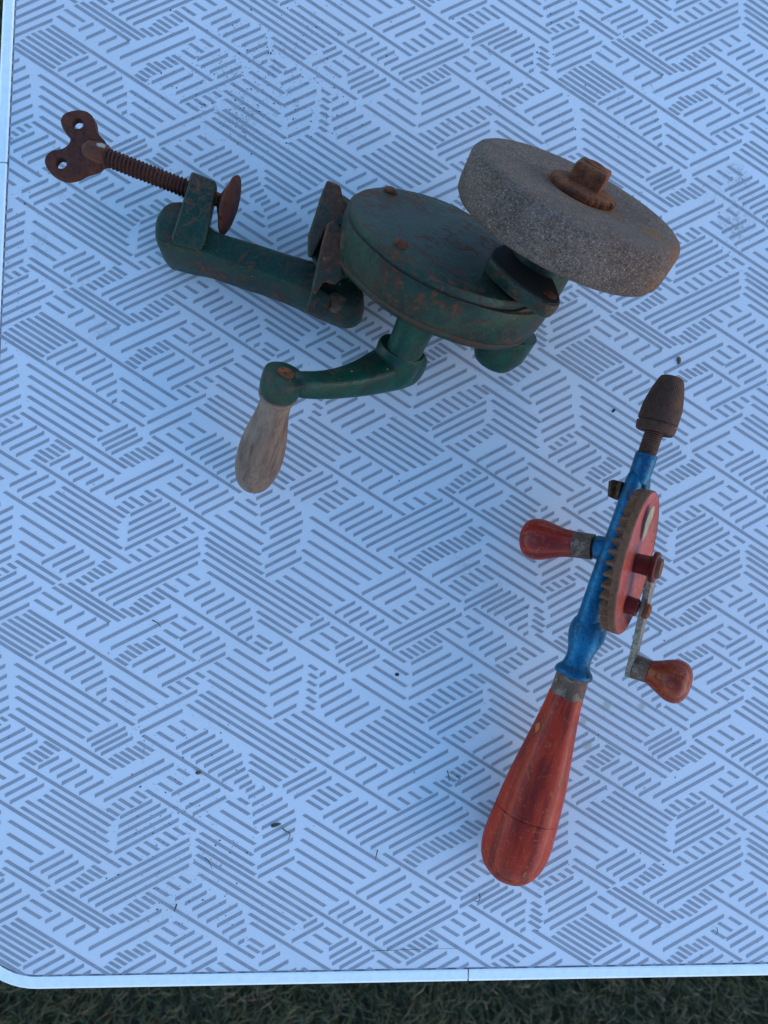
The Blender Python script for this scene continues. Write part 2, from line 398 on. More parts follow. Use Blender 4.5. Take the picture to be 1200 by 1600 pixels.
# printed bars: one repeating sheet design, clipped to the laminate
HM = np.array(((0.9994440703426997, 0.0020536592191495113, -0.0016988885992045932), (0.0027870555161536013, 1.0017701530625738, -0.001333906534769989), (-0.0006715942759642663, 0.00014555387268827555, 1.0)))
TH = 0.527705
def lat(u, v):
    h = HM @ np.array((u, v, 1.0)); return Vector((h[0] / h[2] * .3, -h[1] / h[2] * .3, 0))
BARS = "1,9817,350,11035,-296;1,18,468,1161,-137;0,1260,5173,1480,5304;0,1058,5268,1309,5418;0,933,124,1180,271;1,1207,291,1615,69;1,1276,419,1762,156;1,1439,502,1905,250;1,1579,597,2011,363;1,921,1104,2016,523;0,759,230,1485,668;0,648,277,856,401;0,579,352,756,458;0,437,377,645,501;0,311,414,549,556;0,269,504,460,618;0,176,564,366,677;0,105,635,308,757;1,398,773,966,466;1,590,870,1138,573;1,843,945,1325,684;0,8579,5097,11037,6582;0,1035,1113,1260,1247;0,1182,1028,1401,1159;0,1343,955,1552,1080;0,1511,868,1661,958;1,522,1734,1541,1190;1,565,1926,1295,1534;0,20,942,838,1435;0,64,1159,620,1492;0,45,1371,474,1628;0,7614,89,10461,1797;1,8726,653,9255,367;1,8893,733,9411,453;1,9030,826,9586,526;1,9237,893,9747,617;1,9351,997,9868,717;1,9525,1071,9895,871;1,9603,1196,9962,1001;1,9796,1268,9968,1175;1,9884,1386,9974,1337;0,8496,5165,9202,5584;0,8360,5212,9065,5630;0,8248,5267,8953,5685;0,8152,55,8856,473;0,8060,126,8763,544;0,7970,197,8673,615;0,8392,755,10038,1735;0,8433,965,9846,1801;0,8421,1139,9731,1918;0,8428,1327,9612,2027;0,8447,1521,10181,2557;0,8322,1626,10069,2666;1,7314,888,8037,498;1,7465,1000,8153,624;1,7582,1136,8224,788;1,7640,1295,8258,959;1,7701,1447,8260,1145;1,7688,1657,8299,1327;1,7734,1827,8318,1511;0,5753,76,7489,1142;0,6573,826,7669,1485;0,6751,1094,7597,1599;0,6787,1280,7599,1768;0,6767,1441,7636,1958;0,6663,1542,8507,2633;0,6889,657,7133,803;0,7027,590,7264,732;0,7145,523,7367,655;0,7268,438,7479,564;0,7364,344,7626,501;0,8179,1680,8286,1744;0,8051,1747,8180,1824;0,7952,1831,8070,1902;0,7838,1907,7960,1980;1,7824,2115,8353,1829;1,8002,2196,8603,1871;1,8146,2285,8730,1970;1,8260,2391,8822,2087;0,8933,2089,9208,2253;0,8861,2173,9088,2308;0,8781,2242,9011,2379;0,8650,2281,8906,2434;0,8585,2362,8804,2493;0,8531,2456,10180,3436;1,8175,2924,8630,2678;1,8306,3019,8838,2731;1,8394,3136,8959,2831;1,8848,2542,9193,2356;1,9045,2600,9424,2395;1,9173,2696,9554,2490;1,9259,2812,9678,2586;1,9485,2860,9788,2696;1,9562,2982,9969,2762;1,6482,2234,7040,1932;1,6664,2337,7205,2044;1,6827,2451,7373,2155;1,7042,2540,7445,2321;1,7212,2652,7458,2518;1,7384,2765,7521,2691;0,7445,2236,8298,2736;0,7557,2517,8055,2815;1,5654,1671,6648,1135;1,5682,1816,6658,1289;1,5828,1903,6613,1474;1,6165,2818,6702,2527;1,6295,2938,6818,2655;1,6459,3059,6977,2780;0,6411,2380,6562,2471;0,6290,2435,6467,2540;0,6178,2498,6371,2614;0,6083,2570,6255,2673;0,6009,2652,6171,2748;0,5915,2726,6097,2835;0,7115,2843,7607,3137;0,7040,2936,7579,3259;0,6936,3024,7570,3401;0,6764,3078,7571,3556;0,6595,3121,7583,3707;0,5782,2763,7574,3824;0,6545,3438,7598,4065;1,7694,3112,7819,3044;1,7711,3265,7941,3140;1,7691,3439,8030,3256;1,7681,3607,8251,3298;1,7672,3781,8249,3469;1,7673,3950,8242,3642;1,7653,4136,8243,3817;1,7723,4290,8303,3976;1,7703,4463,8251,4167;0,6689,3737,7633,4301;0,6670,3944,7800,4615;0,6640,4140,7758,4799;0,6361,3445,6630,3606;0,6288,3525,6578,3698;0,6219,3604,6476,3758;0,6077,3644,6366,3817;0,5961,3690,6239,3857;0,5828,3733,6138,3919;0,5740,3797,6008,3957;0,5614,3841,5896,4010;0,5503,3896,5798,4072;0,5420,3968,5672,4118;0,5337,4036,5567,4173;0,5265,4113,5494,4250;1,5692,4353,6591,3869;1,5842,4459,6568,4066;0,6489,4199,6812,4392;0,6372,4285,6627,4437;0,6225,4339,6526,4518;0,6093,4421,6408,4609;0,6012,4510,6312,4689;1,6297,4813,6907,4485;1,6282,4954,6998,4564;1,6597,4905,7148,4607;1,6711,4975,7259,4678;1,6839,5035,7399,4732;1,7040,5100,7493,4855;1,7122,5213,7466,5027;1,7279,9,7468,-93;1,7387,110,7480,60;0,7589,4880,7751,4977;0,7586,4998,7774,5111;0,7559,5105,7771,5231;0,7539,5214,7744,5337;0,6460,4920,7768,5698;0,8198,4294,8339,4378;0,8079,4373,8210,4451;0,7922,4422,8074,4513;0,7811,4503,7941,4580;1,7813,4733,8350,4443;1,7843,4890,8524,4514;1,7891,5036,8648,4621;1,7814,5240,8789,4713;1,7926,73,8592,-283;0,8364,4116,9113,4565;0,8333,4239,9006,4642;0,8396,3444,9172,3913;0,8380,3662,8976,4018;0,8388,3895,8813,4149;1,8771,4275,9340,3967;1,8962,4323,9489,4038;1,9087,4411,9592,4138;1,9207,4495,9687,4236;0,9826,4211,10066,4355;0,9755,4282,9989,4421;0,9660,4350,9863,4471;0,9579,4415,9768,4528;0,9484,4479,9669,4590;0,9378,4544,9544,4643;0,9080,2918,10103,3536;0,8975,3004,10059,3661;0,8873,3081,10081,3809;0,8670,3106,10148,3991;0,8594,3211,10307,4239;0,8089,3034,9961,4168;1,9659,2072,10181,1789;1,9739,2154,10318,1841;1,9803,2241,10356,1941;1,9909,2305,10447,2014;0,538,2082,812,2246;0,471,2160,733,2317;0,339,2194,644,2376;0,246,2257,493,2404;0,141,2304,404,2461;0,59,2371,316,2525;1,9830,3022,11004,2395;1,9987,3102,11171,2471;0,527,2943,717,3057;0,450,3040,629,3147;0,249,3069,494,3215;0,141,3147,336,3264;0,48,3236,253,3358;0,621,1970,2211,2933;0,1244,2548,1441,2666;0,1075,2678,1318,2823;0,921,2796,1154,2935;1,1150,3000,1627,2742;1,1296,3102,1813,2822;1,1395,3226,1987,2906;1,1526,3337,2089,3032;1,1203,2189,1750,1893;1,1307,2275,1879,1965;1,1466,2342,2004,2051;1,1551,2438,2120,2130;1,1696,2504,2202,2230;1,1774,2603,2348,2292;1,1942,2664,2372,2431;1,2018,2753,2422,2535;1,2232,2786,2477,2654;1,2323,2878,2541,2760;1,2437,2931,2599,2843;0,2313,3053,2488,3158;0,2113,3100,2513,3339;0,706,2916,2585,4044;0,2014,3266,2672,3661;0,1771,3347,2621,3854;0,1668,3651,2614,4218;0,1599,3756,2643,4380;0,1613,3879,3656,5104;0,1617,4026,3534,5177;0,1570,4152,3380,5238;0,1668,4365,3269,5320;0,2556,5044,3179,5422;1,278,3390,819,3098;1,255,3550,963,3169;1,240,3698,1071,3251;1,241,3838,1157,3348;1,200,4000,1285,3421;0,1368,3488,1575,3611;0,1204,3567,1398,3683;0,1034,3641,1259,3775;0,904,3742,1126,3875;0,711,3804,953,3949;0,573,3900,794,4033;0,425,3986,660,4127;0,287,4085,482,4202;1,9639,4736,11480,3765;1,9775,4811,11478,3913;1,9903,4895,11525,4039;1,29,4977,1487,4204;0,1330,4403,1518,4515;0,1117,4498,1337,4629;0,902,4588,1145,4733;0,770,4671,2657,5803;0,702,4741,913,4868;0,573,4794,829,4947;0,475,4861,717,5005;0,398,4933,653,5085;0,326,5013,545,5143;0,172,5044,400,5180;1,1263,4794,1720,4547;1,1436,4871,1804,4671;1,1566,4969,1969,4751;1,1660,5091,2146,4828;1,1817,5177,2348,4889;1,2001,5248,2432,5015;1,2096,90,2473,-114;1,2221,190,2508,35;1,2372,277,2480,219;0,9254,4609,10252,5208;0,9093,4631,10152,5263;0,8987,4687,9982,5285;1,9066,5157,9323,5018;1,9200,23,9536,-159;1,9427,123,9746,-50;1,9575,246,9973,31;0,8812,4783,9160,4991;0,8685,4914,8992,5098;0,2572,194,2815,339;0,2530,310,2745,438;1,2793,448,3019,325;1,2746,645,3109,448;1,2864,799,3259,585;1,2795,1052,3398,726;1,2823,1246,3376,947;1,2888,1422,3325,1185;1,2895,1634,3295,1417;0,2171,446,2806,823;0,2044,597,2781,1043;0,1839,685,2733,1217;0,1719,832,2760,1455;0,1728,992,2859,1668;0,1709,1192,5172,3262;0,1587,1248,3552,2436;0,1519,1354,3450,2520;0,1372,1428,3327,2598;0,2922,1739,3883,2319;0,3076,1663,3974,2203;0,3220,1579,4172,2150;0,3395,1523,5054,2531;0,2586,5197,4145,6127;0,3502,708,3650,797;0,3510,863,3648,945;0,3483,990,3632,1078;0,3480,1131,3633,1222;0,3473,1276,3632,1371;0,3466,1411,3608,1496;1,3695,886,3804,827;1,3695,1079,3999,914;1,3693,1270,4134,1031;1,3728,1443,4273,1148;1,3798,1600,4414,1259;1,3991,1687,4585,1366;1,4165,1789,4791,1442;1,3507,6,3746,-123;1,3307,249,3857,-48;0,3885,18,4174,190;0,3695,133,3997,313;0,3530,258,3848,448;1,3963,399,4305,214;1,3975,539,4452,280;1,4025,645,4548,362;1,4157,713,4687,426;1,4249,799,4763,521;0,3468,3336,4971,4237;0,3495,3571,4763,4333;0,3437,3768,4577,4450;0,3338,3929,4360,4538;0,3373,4148,5146,5225;0,3149,4258,4105,4836;0,3019,4405,3879,4926;0,2877,4488,5231,5914;0,2492,2282,3163,2689;0,2495,2416,3051,2749;0,2493,2559,2991,2858;1,3084,2848,3679,2526;1,3159,2949,3851,2578;1,3290,3040,3947,2687;0,4029,2793,4283,2945;0,3863,2847,4138,3012;0,3708,2900,4039,3098;0,3612,2996,3916,3178;0,3519,3087,3793,3251;1,2487,3040,2775,2884;1,2556,3171,2908,2981;1,2571,3331,3083,3054;1,2581,3490,3179,3166;1,2735,3576,3301,3270;1,2756,3732,3330,3421;1,2612,3967,3319,3588;1,2733,4062,3288,3762;1,2673,4259,3225,3961;1,2691,4416,3321,4084;1,3975,2434,4348,2233;1,4186,2537,4555,2338;1,4373,2658,4747,2455;1,4505,2796,4943,2559;1,3812,3391,4433,3056;1,3985,3465,4606,3124;1,4097,3565,4771,3203;1,4245,3652,4941,3276;1,4401,3736,5861,2960;1,4480,3850,6062,3013;1,4670,3916,6176,3117;1,4994,3914,6311,3213;1,5066,4029,6423,3310;0,4887,1485,5873,2079;0,4830,1606,5757,2162;0,4686,1679,5631,2243;0,4559,1757,5537,2337;0,4445,1846,5364,2393;0,4284,1901,5217,2460;1,4772,2878,6031,2204;1,4961,2991,6222,2317;0,5535,2834,5744,2959;0,5335,2933,5549,3060;0,5147,3035,5343,3153;0,5925,1963,7676,3016;0,4904,4016,6223,4809;1,4422,4703,5207,4285;1,4615,4793,5306,4421;1,4842,4869,5407,4563;0,5565,4586,5874,4770;0,5409,4684,5728,4875;0,5295,4808,5571,4973;0,5150,4894,5411,5050;0,4995,4975,5270,5139;1,3944,5049,4304,4854;1,4098,5117,4420,4943;1,4202,5210,4551,5021;1,4396,5261,4694,5100;1,4508,68,4835,-109;1,4644,149,4912,4;1,4775,241,6023,-426;1,4922,312,6130,-336;1,4987,412,6247,-247;0,6332,5057,6580,5205;0,6143,5167,6378,5307;0,5981,14,6264,183;0,5677,148,5884,272;0,5577,208,5782,331;0,5454,258,5676,391;0,5366,324,5581,453;0,5254,385,5465,511;0,5133,433,5359,568;1,5339,660,5905,354;1,5364,851,6063,474;1,5357,1052,6279,556;1,5303,1284,6457,666;0,4832,595,5279,862;0,4661,717,5255,1072;0,4542,869,5244,1291;0,4286,941,5580,1720;0,6418,834,6683,992;0,6301,921,6565,1079;0,6124,970,6448,1164;0,6007,1055,6314,1239;0,5837,1110,6150,1297;0,5727,1193,6023,1369;0,5620,1284,5885,1442;0,5479,1357,5786,1541;0,5331,1419,5653,1611;0,6594,1636,6770,1741;0,6487,1689,6693,1812;0,6338,1763,6565,1898;0,6228,1844,6448,1976;0,6095,1913,6332,2055;1,6354,161,6655,-2;1,6390,309,6826,74;1,6575,382,7018,142;1,6672,499,7073,282;1,6868,567,7272,349;0,873,1911,1153,2079;0,1059,1800,1353,1977;0,1268,1708,1551,1877"
def clip(poly, p, n):                                  # keep the side with (x-p).n < 0
    out = []
    for i in range(len(poly)):
        a, b = poly[i], poly[(i + 1) % len(poly)]; da, db = (a - p).dot(n), (b - p).dot(n)
        if da < 0: out.append(a)
        if da * db < 0: out.append(a + (b - a) * (da / (da - db)))
    return out
ncor = []
for k in range(0, len(arc1), 2):
    o = c_bl + (el + eb) * RC; ncor.append((arc1[k] , (arc1[k] - o).normalized()))
planes = [(c_bl - nb * .0004, nb), (c_bl - nl_ * .0004, nl_), (c_br, eb), (c_tr, el)] + ncor
pv, pf = [], []
for rec in BARS.split(';'):
    ty, x0, y0, x1, y1 = [float(q) for q in rec.split(',')]
    for i in range(-2, 3):
        for j in range(-4, 4):
            a = (x0 / 1e4 + i, y0 / 1e4 + j * TH); b = (x1 / 1e4 + i, y1 / 1e4 + j * TH)
            dx, dy = (0.00300, -0.00162) if ty == 0 else (0.0, 0.00325)
            q = [lat(a[0] - dx, a[1] - dy), lat(b[0] - dx, b[1] - dy), lat(b[0] + dx, b[1] + dy), lat(a[0] + dx, a[1] + dy)]
            if q[0].x < -.25 or q[0].x > .9 or abs(q[0].y) > .95: continue
            for p, n in planes:
                q = clip(q, p, n)
                if len(q) < 3: break
            if len(q) < 3: continue
            o = len(pv); pv += [w + Vector((0, 0, .00008)) for w in q]; pf.append(tuple(range(o, o + len(q))))
def mk_print():
    m = M('grey printed ink'); c = m.mix(m.step(m.noise(120, 6, .75), .30, .68), (.255, .255, .27), (.31, .31, .315)); c = m.mix(m.math('MULTIPLY', m.step(m.noise(1500, 3, .7), .60, .74), .35), c, (.45, .45, .45)); return m.set(c, .45, 0, spec=.45)
tag(obj('printed_bars', pv, pf, mk_print(), table, smooth=False), kind='stuff')

# ------------------------------------------------------------------ hand-cranked grinder
GA = Vector((0.30733866, 0.67600743, 0.6697439)).normalized()          # axle direction, leaning up and away
GU = GA.cross(Vector((0, 0, 1))).normalized(); GW = GA.cross(GU)
GO = PL(622, 580, P(393, 755, .018) + GA * .065, GA)                    # crank hub
GB = Vector((GO.x, GO.y, 0))
def G(u, w, t): return GO + GU * u + GW * w + GA * t
def gpl(px, py, t): return PL(px, py, GO + GA * t, GA)
grinder = thing('bench_grinder', GB, 'green hand-cranked bench grinder with grey stone wheel, lying on its side', 'grinder')

WF = P(909, 298, .088)                                                  # wheel, centre of the near face
WR, WT = 0.0521, 0.0228
mat_stone = mk_stone(WF - GB, GA, [(PL(1035, 425, WF - GA * .012, GA) - GB, .022, .75), (PL(985, 440, WF - GA * .020, GA) - GB, .016, .6), (PL(820, 345, WF - GA * .015, GA) - GB, .012, .45), (PL(1015, 360, WF, GA) - GB, .010, .7), (PL(958, 330, WF, GA) - GB, .008, .6)])
prof = [(-WT + .0, .0130), (-WT, WR - .0050), (-WT + .0006, WR - .0025), (-WT + .003, WR - .0006), (-WT + .006, WR), (-.0050, WR + .0001), (-.0030, WR - .0004), (-.0016, WR - .0013), (-.0006, WR - .0030), (-.0001, WR - .0060), (0, WR - .010), (-.0006, .030), (-.0010, .013), (-.0012, .006)]
def chips(th, t): return 1 + .0012 * math.sin(3 * th + 1) + .0009 * math.sin(11 * th + t * 900) + .0009 * math.sin(29 * th + 2)
v, f = lathe(WF, GA, prof, 128, mod=chips)
obj('grinding_wheel', v, f, mat_stone, grinder, sharp=60)
def ragged(th, t):
    k = max(0, math.cos(th - 2.55)) ** 3
    return 1 + .004 * math.sin(5 * th) + k * (.045 * math.sin(31 * th) + .03 * math.sin(47 * th + 2))
v, f = lathe(WF + GA * -.0008, GA, [(0, .0120), (.0003, .0156), (.0020, .0158), (.0030, .0152), (.0034, .0138), (.0046, .009)], 96, mod=ragged)
obj('washer', v, f, mat_nut, grinder, sharp=30)
ax, e1, e2 = frame(GA)
def nut_ring(t, r): return [WF + GA * t + (e1 * math.cos(math.pi / 2 * k + NR) + e2 * math.sin(math.pi / 2 * k + NR)) * r for k in range(4)]
NR = 0.62
v, f = loft([nut_ring(.0028, .0108), nut_ring(.0106, .0107), nut_ring(.0116, .0096)])
nut = obj('nut', v, f, mat_nut, grinder, bevel=.0008, bseg=3)
v, f = lathe(WF + GA * .0110, GA, [(0, .0052), (.0011, .0050), (.0014, .0040), (.0006, .0030), (.0004, .0010)], 24)
obj('spindle_end', v, f, mat_nut, grinder)
WO = WF - GA * WT
# wheel bearing, front and rear bosses, spindle
tW = (WF - GO).dot(GA)
v, f = lathe(WO, GA, [(-.030, .0150), (-.012, .0150), (-.0085, .0146), (-.0060, .0160), (-.0015, .0158), (-.0005, .0150)], 48)
obj('bearing_boss', v, f, mat_green, grinder)
RB_ = P(0, 0, 0)
v, f = lathe(gpl(778, 548, .028), GA, [(-.0075, .0085), (-.0070, .0100), (-.0052, .0112), (.001, .0142), (.014, .0150)], 40)
obj('bearing_boss', v, f, mat_green_dark, grinder)

# gear housing: pear-shaped drum below, flat cover plate above
cover_px = [(551, 325), (553, 311), (564, 300), (586, 294), (620, 297), (655, 304), (690, 316), (722, 332), (752, 352), (778, 372), (800, 396), (820, 425), (832, 448), (828, 464), (812, 471), (786, 470), (757, 464), (722, 453), (685, 438), (650, 420), (615, 397), (583, 369), (561, 346)]
TC = .070
cov = pxring(cover_px, GO + GA * TC, GA, 4)
def shifted(ring, s, t):
    c = sum(ring, Vector((0, 0, 0))) / len(ring); return [c + (p - c) * s + GA * (t - TC) for p in ring]
rings = [shifted(cov, 1.0, TC - .0045), shifted(cov, 1.004, TC - .0008), shifted(cov, .994, TC), shifted(cov, .94, TC + .0003), shifted(cov, .70, TC + .0007), shifted(cov, .3, TC + .0009)]
v, f = loft(rings); obj('cover', v, f, mat_green, grinder, sharp=50)
body_px = [(543, 338), (545, 312), (560, 298), (590, 293), (622, 296), (658, 304), (694, 316), (726, 332), (757, 352), (786, 373), (812, 397), (836, 425), (856, 452), (864, 470), (860, 482), (838, 490), (805, 490), (765, 482), (722, 467), (683, 451), (645, 431), (608, 406), (575, 378), (553, 357)]
bod = pxring(body_px, GO + GA * (TC - .006), GA, 4)
TBD = TC - .006
cc = sum(bod, Vector((0, 0, 0))) / len(bod)
def bshift(s, t, sh=Vector((0, 0, 0))): return [cc + (p - cc) * s + GA * (t - TBD) + sh for p in bod]
rings = [bshift(.5, .0400), bshift(.86, .0402), bshift(.925, .0412), bshift(.955, .0440), bshift(.985, .0500), bshift(1.0, .0560), bshift(1.0, .0610), bshift(.992, .0632), bshift(.965, .0640), bshift(.962, .0652), bshift(.90, .0654)]
v, f = loft(rings); obj('housing', v, f, mat_green, grinder, sharp=50)
v, f = loft([shifted(cov, 1.030, TC - .0042), shifted(cov, .985, TC - .0040)], False, False)
obj('seam', v, f, mat_grease_shade, grinder)  # dark ring painted into the crease, shade the soft light leaves faint
# rusted lower rim of the drum
v, f = loft([bshift(.948, .0432), bshift(.9585, .0440), bshift(.967, .0456), bshift(.955, .0458)], False, False)
obj('drum_rim', v, f, rust_metal('rust along the rim', (.070, .028, .014), (.045, .040, .026), (.016, .030, .020), .7), grinder)
# two domed cover screws
for x, y in ((610, 299.5), (625, 382.5)):
    c = gpl(x, y, TC + .0004)
    v, f = lathe(c, GA, [(-.001, .0036), (.0004, .0036), (.0014, .0031), (.0021, .0019), (.0023, .0005)], 24)
    s_ = obj('cover_screw', v, f, mat_nut, grinder)
# arched lug over the wheel bearing, with its blackened top
lug_px = [(766, 400), (775, 386), (800, 380), (826, 388), (850, 412), (868, 446), (875, 470), (870, 478), (856, 476), (838, 464), (812, 447), (789, 428), (774, 413)]
tl = .0785
lug = pxring(lug_px, GO + GA * tl, GA, 4)
lc = sum(lug, Vector((0, 0, 0))) / len(lug)
def lsh(s, t): return [lc + (p - lc) * s + GA * (t - tl) for p in lug]
v, f = loft([lsh(.97, .0722), lsh(1.0, .0745), lsh(1.02, .0772), lsh(1.0, tl), lsh(.975, tl + .0002)])
obj('mounting_lug', v, f, mat_green, grinder, sharp=50)
v, f = loft([lsh(.955, tl), lsh(.95, tl + .0004)])
obj('lug_face', v, f, mat_grease_shade, grinder)
c = gpl(858, 462, tl)
v, f = lathe(c, GA, [(-.0012, .0034), (.0008, .0034), (.0012, .0026), (.0013, .0006)], 20); obj('oil_plug', v, f, mat_nut, grinder)
# sloping web between the cover and the lug
web = [gpl(x, y, TC + .0002) for x, y in ((742, 352), (760, 376), (775, 420), (792, 446), (836, 472), (800, 456), (762, 432), (748, 396))]

# crank: shaft boss, hub, curved arm, eye, wooden handle
hubc = gpl(632, 552, .012)
v, f = lathe(gpl(640, 528, .026), GA, [(-.0120, .0086), (-.0100, .0090), (.0, .0092), (.013, .0100), (.016, .0112)], 44)
obj('shaft_boss', v, f, mat_green_dark, grinder)
arm = []
def arm_ring(px, py, t, wid, hgt, dirv):
    c = gpl(px, py, t); s = dirv.cross(GA).normalized(); r = []
    for j in range(24):
        th = 2 * math.pi * j / 24; cx, sx_ = math.cos(th), math.sin(th)
        ex = math.copysign(abs(cx) ** .62, cx); ey = math.copysign(abs(sx_) ** .62, sx_)
        r.append(c + s * (wid * ex) + GA * (hgt * ey))
    return r
axc = [(648, 560, .0050), (632, 566, .0046), (608, 575, .0044), (578, 587, .0044), (544, 597, .0046), (508, 602, .0048), (474, 602, .0048), (450, 598, .0048)]
wds = [.0095, .0126, .0116, .0092, .0074, .0060, .0056, .0050]; hgs = [.0085, .0104, .0098, .0080, .0062, .0058, .0056, .0052]
cs = [gpl(*q) for q in axc]
rings = []
for i, q in enumerate(axc):
    d = (cs[min(i + 1, len(cs) - 1)] - cs[max(i - 1, 0)]).normalized(); rings.append(arm_ring(*q, wds[i], hgs[i], d))
v1, f1 = loft(rings)
obj('crank_arm', v1, f1, mat_green_dark, grinder, subsurf=1, sharp=180)
v, f = lathe(gpl(629, 543, .0185), GA, [(-.0190, .0060), (-.0180, .0098), (-.0140, .0116), (-.006, .0122), (-.0014, .0124), (0, .0117), (.0002, .008)], 44)
obj('crank_hub', v, f, mat_green_dark, grinder)
eye = gpl(446, 583, .0090)
v, f = lathe(eye, GA, [(-.0118, .0075), (-.0116, .0084), (-.0104, .0092), (-.008, .0096), (-.003, .0098), (-.0006, .0095), (0, .0080), (0, .0040)], 48)
obj('crank_eye', v, f, [mat_green_dark], grinder)
v, f = lathe(eye + GA * .0001, GA, [(-.001, .0040), (.0003, .0040), (.0006, .0030), (.0001, .0018), (-.0002, .0006)], 24)
obj('handle_rivet', v, f, mat_nut, grinder)
def wood_handle_mat():
    hx = GA.to_track_quat('Z', 'Y').to_matrix().transposed().to_euler()
    m, c, k = mk_handlewood('weathered grey wood', (.190, .102, .062), (.118, .062, .038), (.060, .031, .020), tuple(hx))
    c = m.mix(m.math('MULTIPLY', m.dist(gpl(407, 714, -.045) - GB, .0010, .0034), .85), c, (.028, .020, .016))
    c = m.mix(m.math('MULTIPLY', m.dist(gpl(394, 726, -.05) - GB, .0004, .0018), .8), c, (.030, .022, .018))
    c = m.mix(m.math('MULTIPLY', m.step(m.noise(60, 4), .45, .65), .5), c, (.25, .165, .115))
    return m.set(c, .72)
mat_wood = wood_handle_mat()
hp = [(0, .0086), (.0008, .0092), (.0022, .0086), (.004, .0076), (.009, .0077), (.016, .0088), (.024, .0104), (.033, .0116), (.042, .0118), (.049, .0108), (.0545, .0090), (.0575, .0066), (.059, .0035), (.0594, .0008)]
hend = P(395, 752, .0145)
hdir = (hend - (eye - GA * .0114)).normalized(); hl = (hend - (eye - GA * .0114)).length
hprof = catmull([Vector((a, b, 0)) for a, b in hp], 4, closed=False)
def crack(th, t): 
    g = math.exp(-((th - CRK - (t - .03) * 6) / .045) ** 2) * (1 if .018 < t < .056 else 0); return 1 - .10 * g
CRK = 2.75
v, f = lathe(eye - GA * .0114, hdir, [(q.x * (hl + .004) / .0594, max(q.y, .0004) * .98) for q in hprof], 120, mod=crack)
obj('crank_handle', v, f, mat_wood, grinder, sharp=70)

# clamp: rounded arm with a screw block at one end and a flat round foot at the other
def zpx(pts, z, sub=4): return catmull([P(x, y, z) for x, y in pts], sub)
def stack(levels, sub=4): return loft([zpx(p, z, sub) for z, p in levels])
def grow(pts, s, dx=0, dy=0):
    cx = sum(p[0] for p in pts) / len(pts); cy = sum(p[1] for p in pts) / len(pts)
    return [(cx + (p[0] - cx) * s + dx, cy + (p[1] - cy) * s + dy) for p in pts]
plan = [(262, 317), (292, 317), (325, 351), (343, 363), (397, 379), (443, 394), (486, 407), (530, 424), (556, 438), (567, 456), (562, 474), (544, 481), (520, 475), (477, 455), (423, 432), (360, 411), (316, 396), (291, 391), (267, 385), (246, 378), (242, 358), (246, 336)]
AZ = .036
def plan_ring(s, z, out=0.0):
    r = [P(x, y, AZ) for x, y in plan]; c = sum(r, Vector()) / len(r)
    res = []
    for i, p in enumerate(r):
        d = (r[(i + 1) % len(r)] - r[i - 1]).normalized(); n = Vector((d.y, -d.x, 0))
        if i == 0: s0 = 1 if n.dot(p - c) > 0 else -1
        res.append(Vector((p.x, p.y, z)) + n * (out * s0))
    return catmull(res, 3)
v, f = loft([plan_ring(1, .0015, -.0010), plan_ring(1, .0035, .0012), plan_ring(1, .014, .0016), plan_ring(1, AZ - .0020, .0003), plan_ring(1, AZ - .0006, -.0004), plan_ring(1, AZ, -.0015)])
obj('clamp_arm', v, f, mat_green, grinder, sharp=60)
# screw block, standing proud of the arm
blk = [(299, 267), (338, 283), (337, 300), (320, 381), (313, 391), (272, 381), (267, 373), (290, 300)]
def pr_(pts, z): return [P(x, y, z) for x, y in pts]
v, f = loft([pr_(grow(blk, .97, 3, 5), .020), pr_(blk, .0435)])
obj('screw_block', v, f, mat_green, grinder, bevel=.0022, bseg=3)
# threaded screw
sz = .0330
sa, sb = P(150, 239, sz), P(352, 318, sz)
sdv = (sb - sa).normalized(); sl = (P(296, 293, sz) - sa).length
a_, t1, t2 = frame(sdv); pitch = .00205; NT = int(sl / pitch * 5); SEG = 22; rings = []
for i in range(NT + 1):
    t = sl * i / NT; rg = []
    for j in range(SEG):
        th = 2 * math.pi * j / SEG; ph = (t / pitch - th / (2 * math.pi)) % 1.0
        rr = .00405 + .00075 * (1 - abs(2 * ph - 1) * 2)
        rg.append(sa + sdv * t + t1 * (rr * math.cos(th)) + t2 * (rr * math.sin(th)))
    rings.append(rg)
v, f = loft(rings); screw = obj('clamp_screw', v, f, mat_thread, grinder, sharp=80)
v, f = lathe(P(330, 308, sz), sdv, [(0, .0036), (.004, .0034), ((sb - P(330, 308, sz)).length - .001, .0032)], 24)
obj('screw_tip', v, f, mat_nut, screw)
# swivel pad: shallow cone seen edge-on
def padmod(th, t): return 1 + .02 * math.sin(4 * th) + .012 * math.sin(9 * th + 1)
pdir = (P(372, 326, sz) - P(345, 316, sz)).normalized()
v, f = lathe(P(343, 315, sz), pdir, [(0, .0040), (.0012, .0065), (.0035, .0110), (.0046, .0142), (.0056, .0149), (.0064, .0140), (.0068, .010), (.0070, .003)], 48, mod=padmod, sx=1.0, sy=.98)
obj('clamp_pad', v, f, mat_rust, grinder, sharp=70)
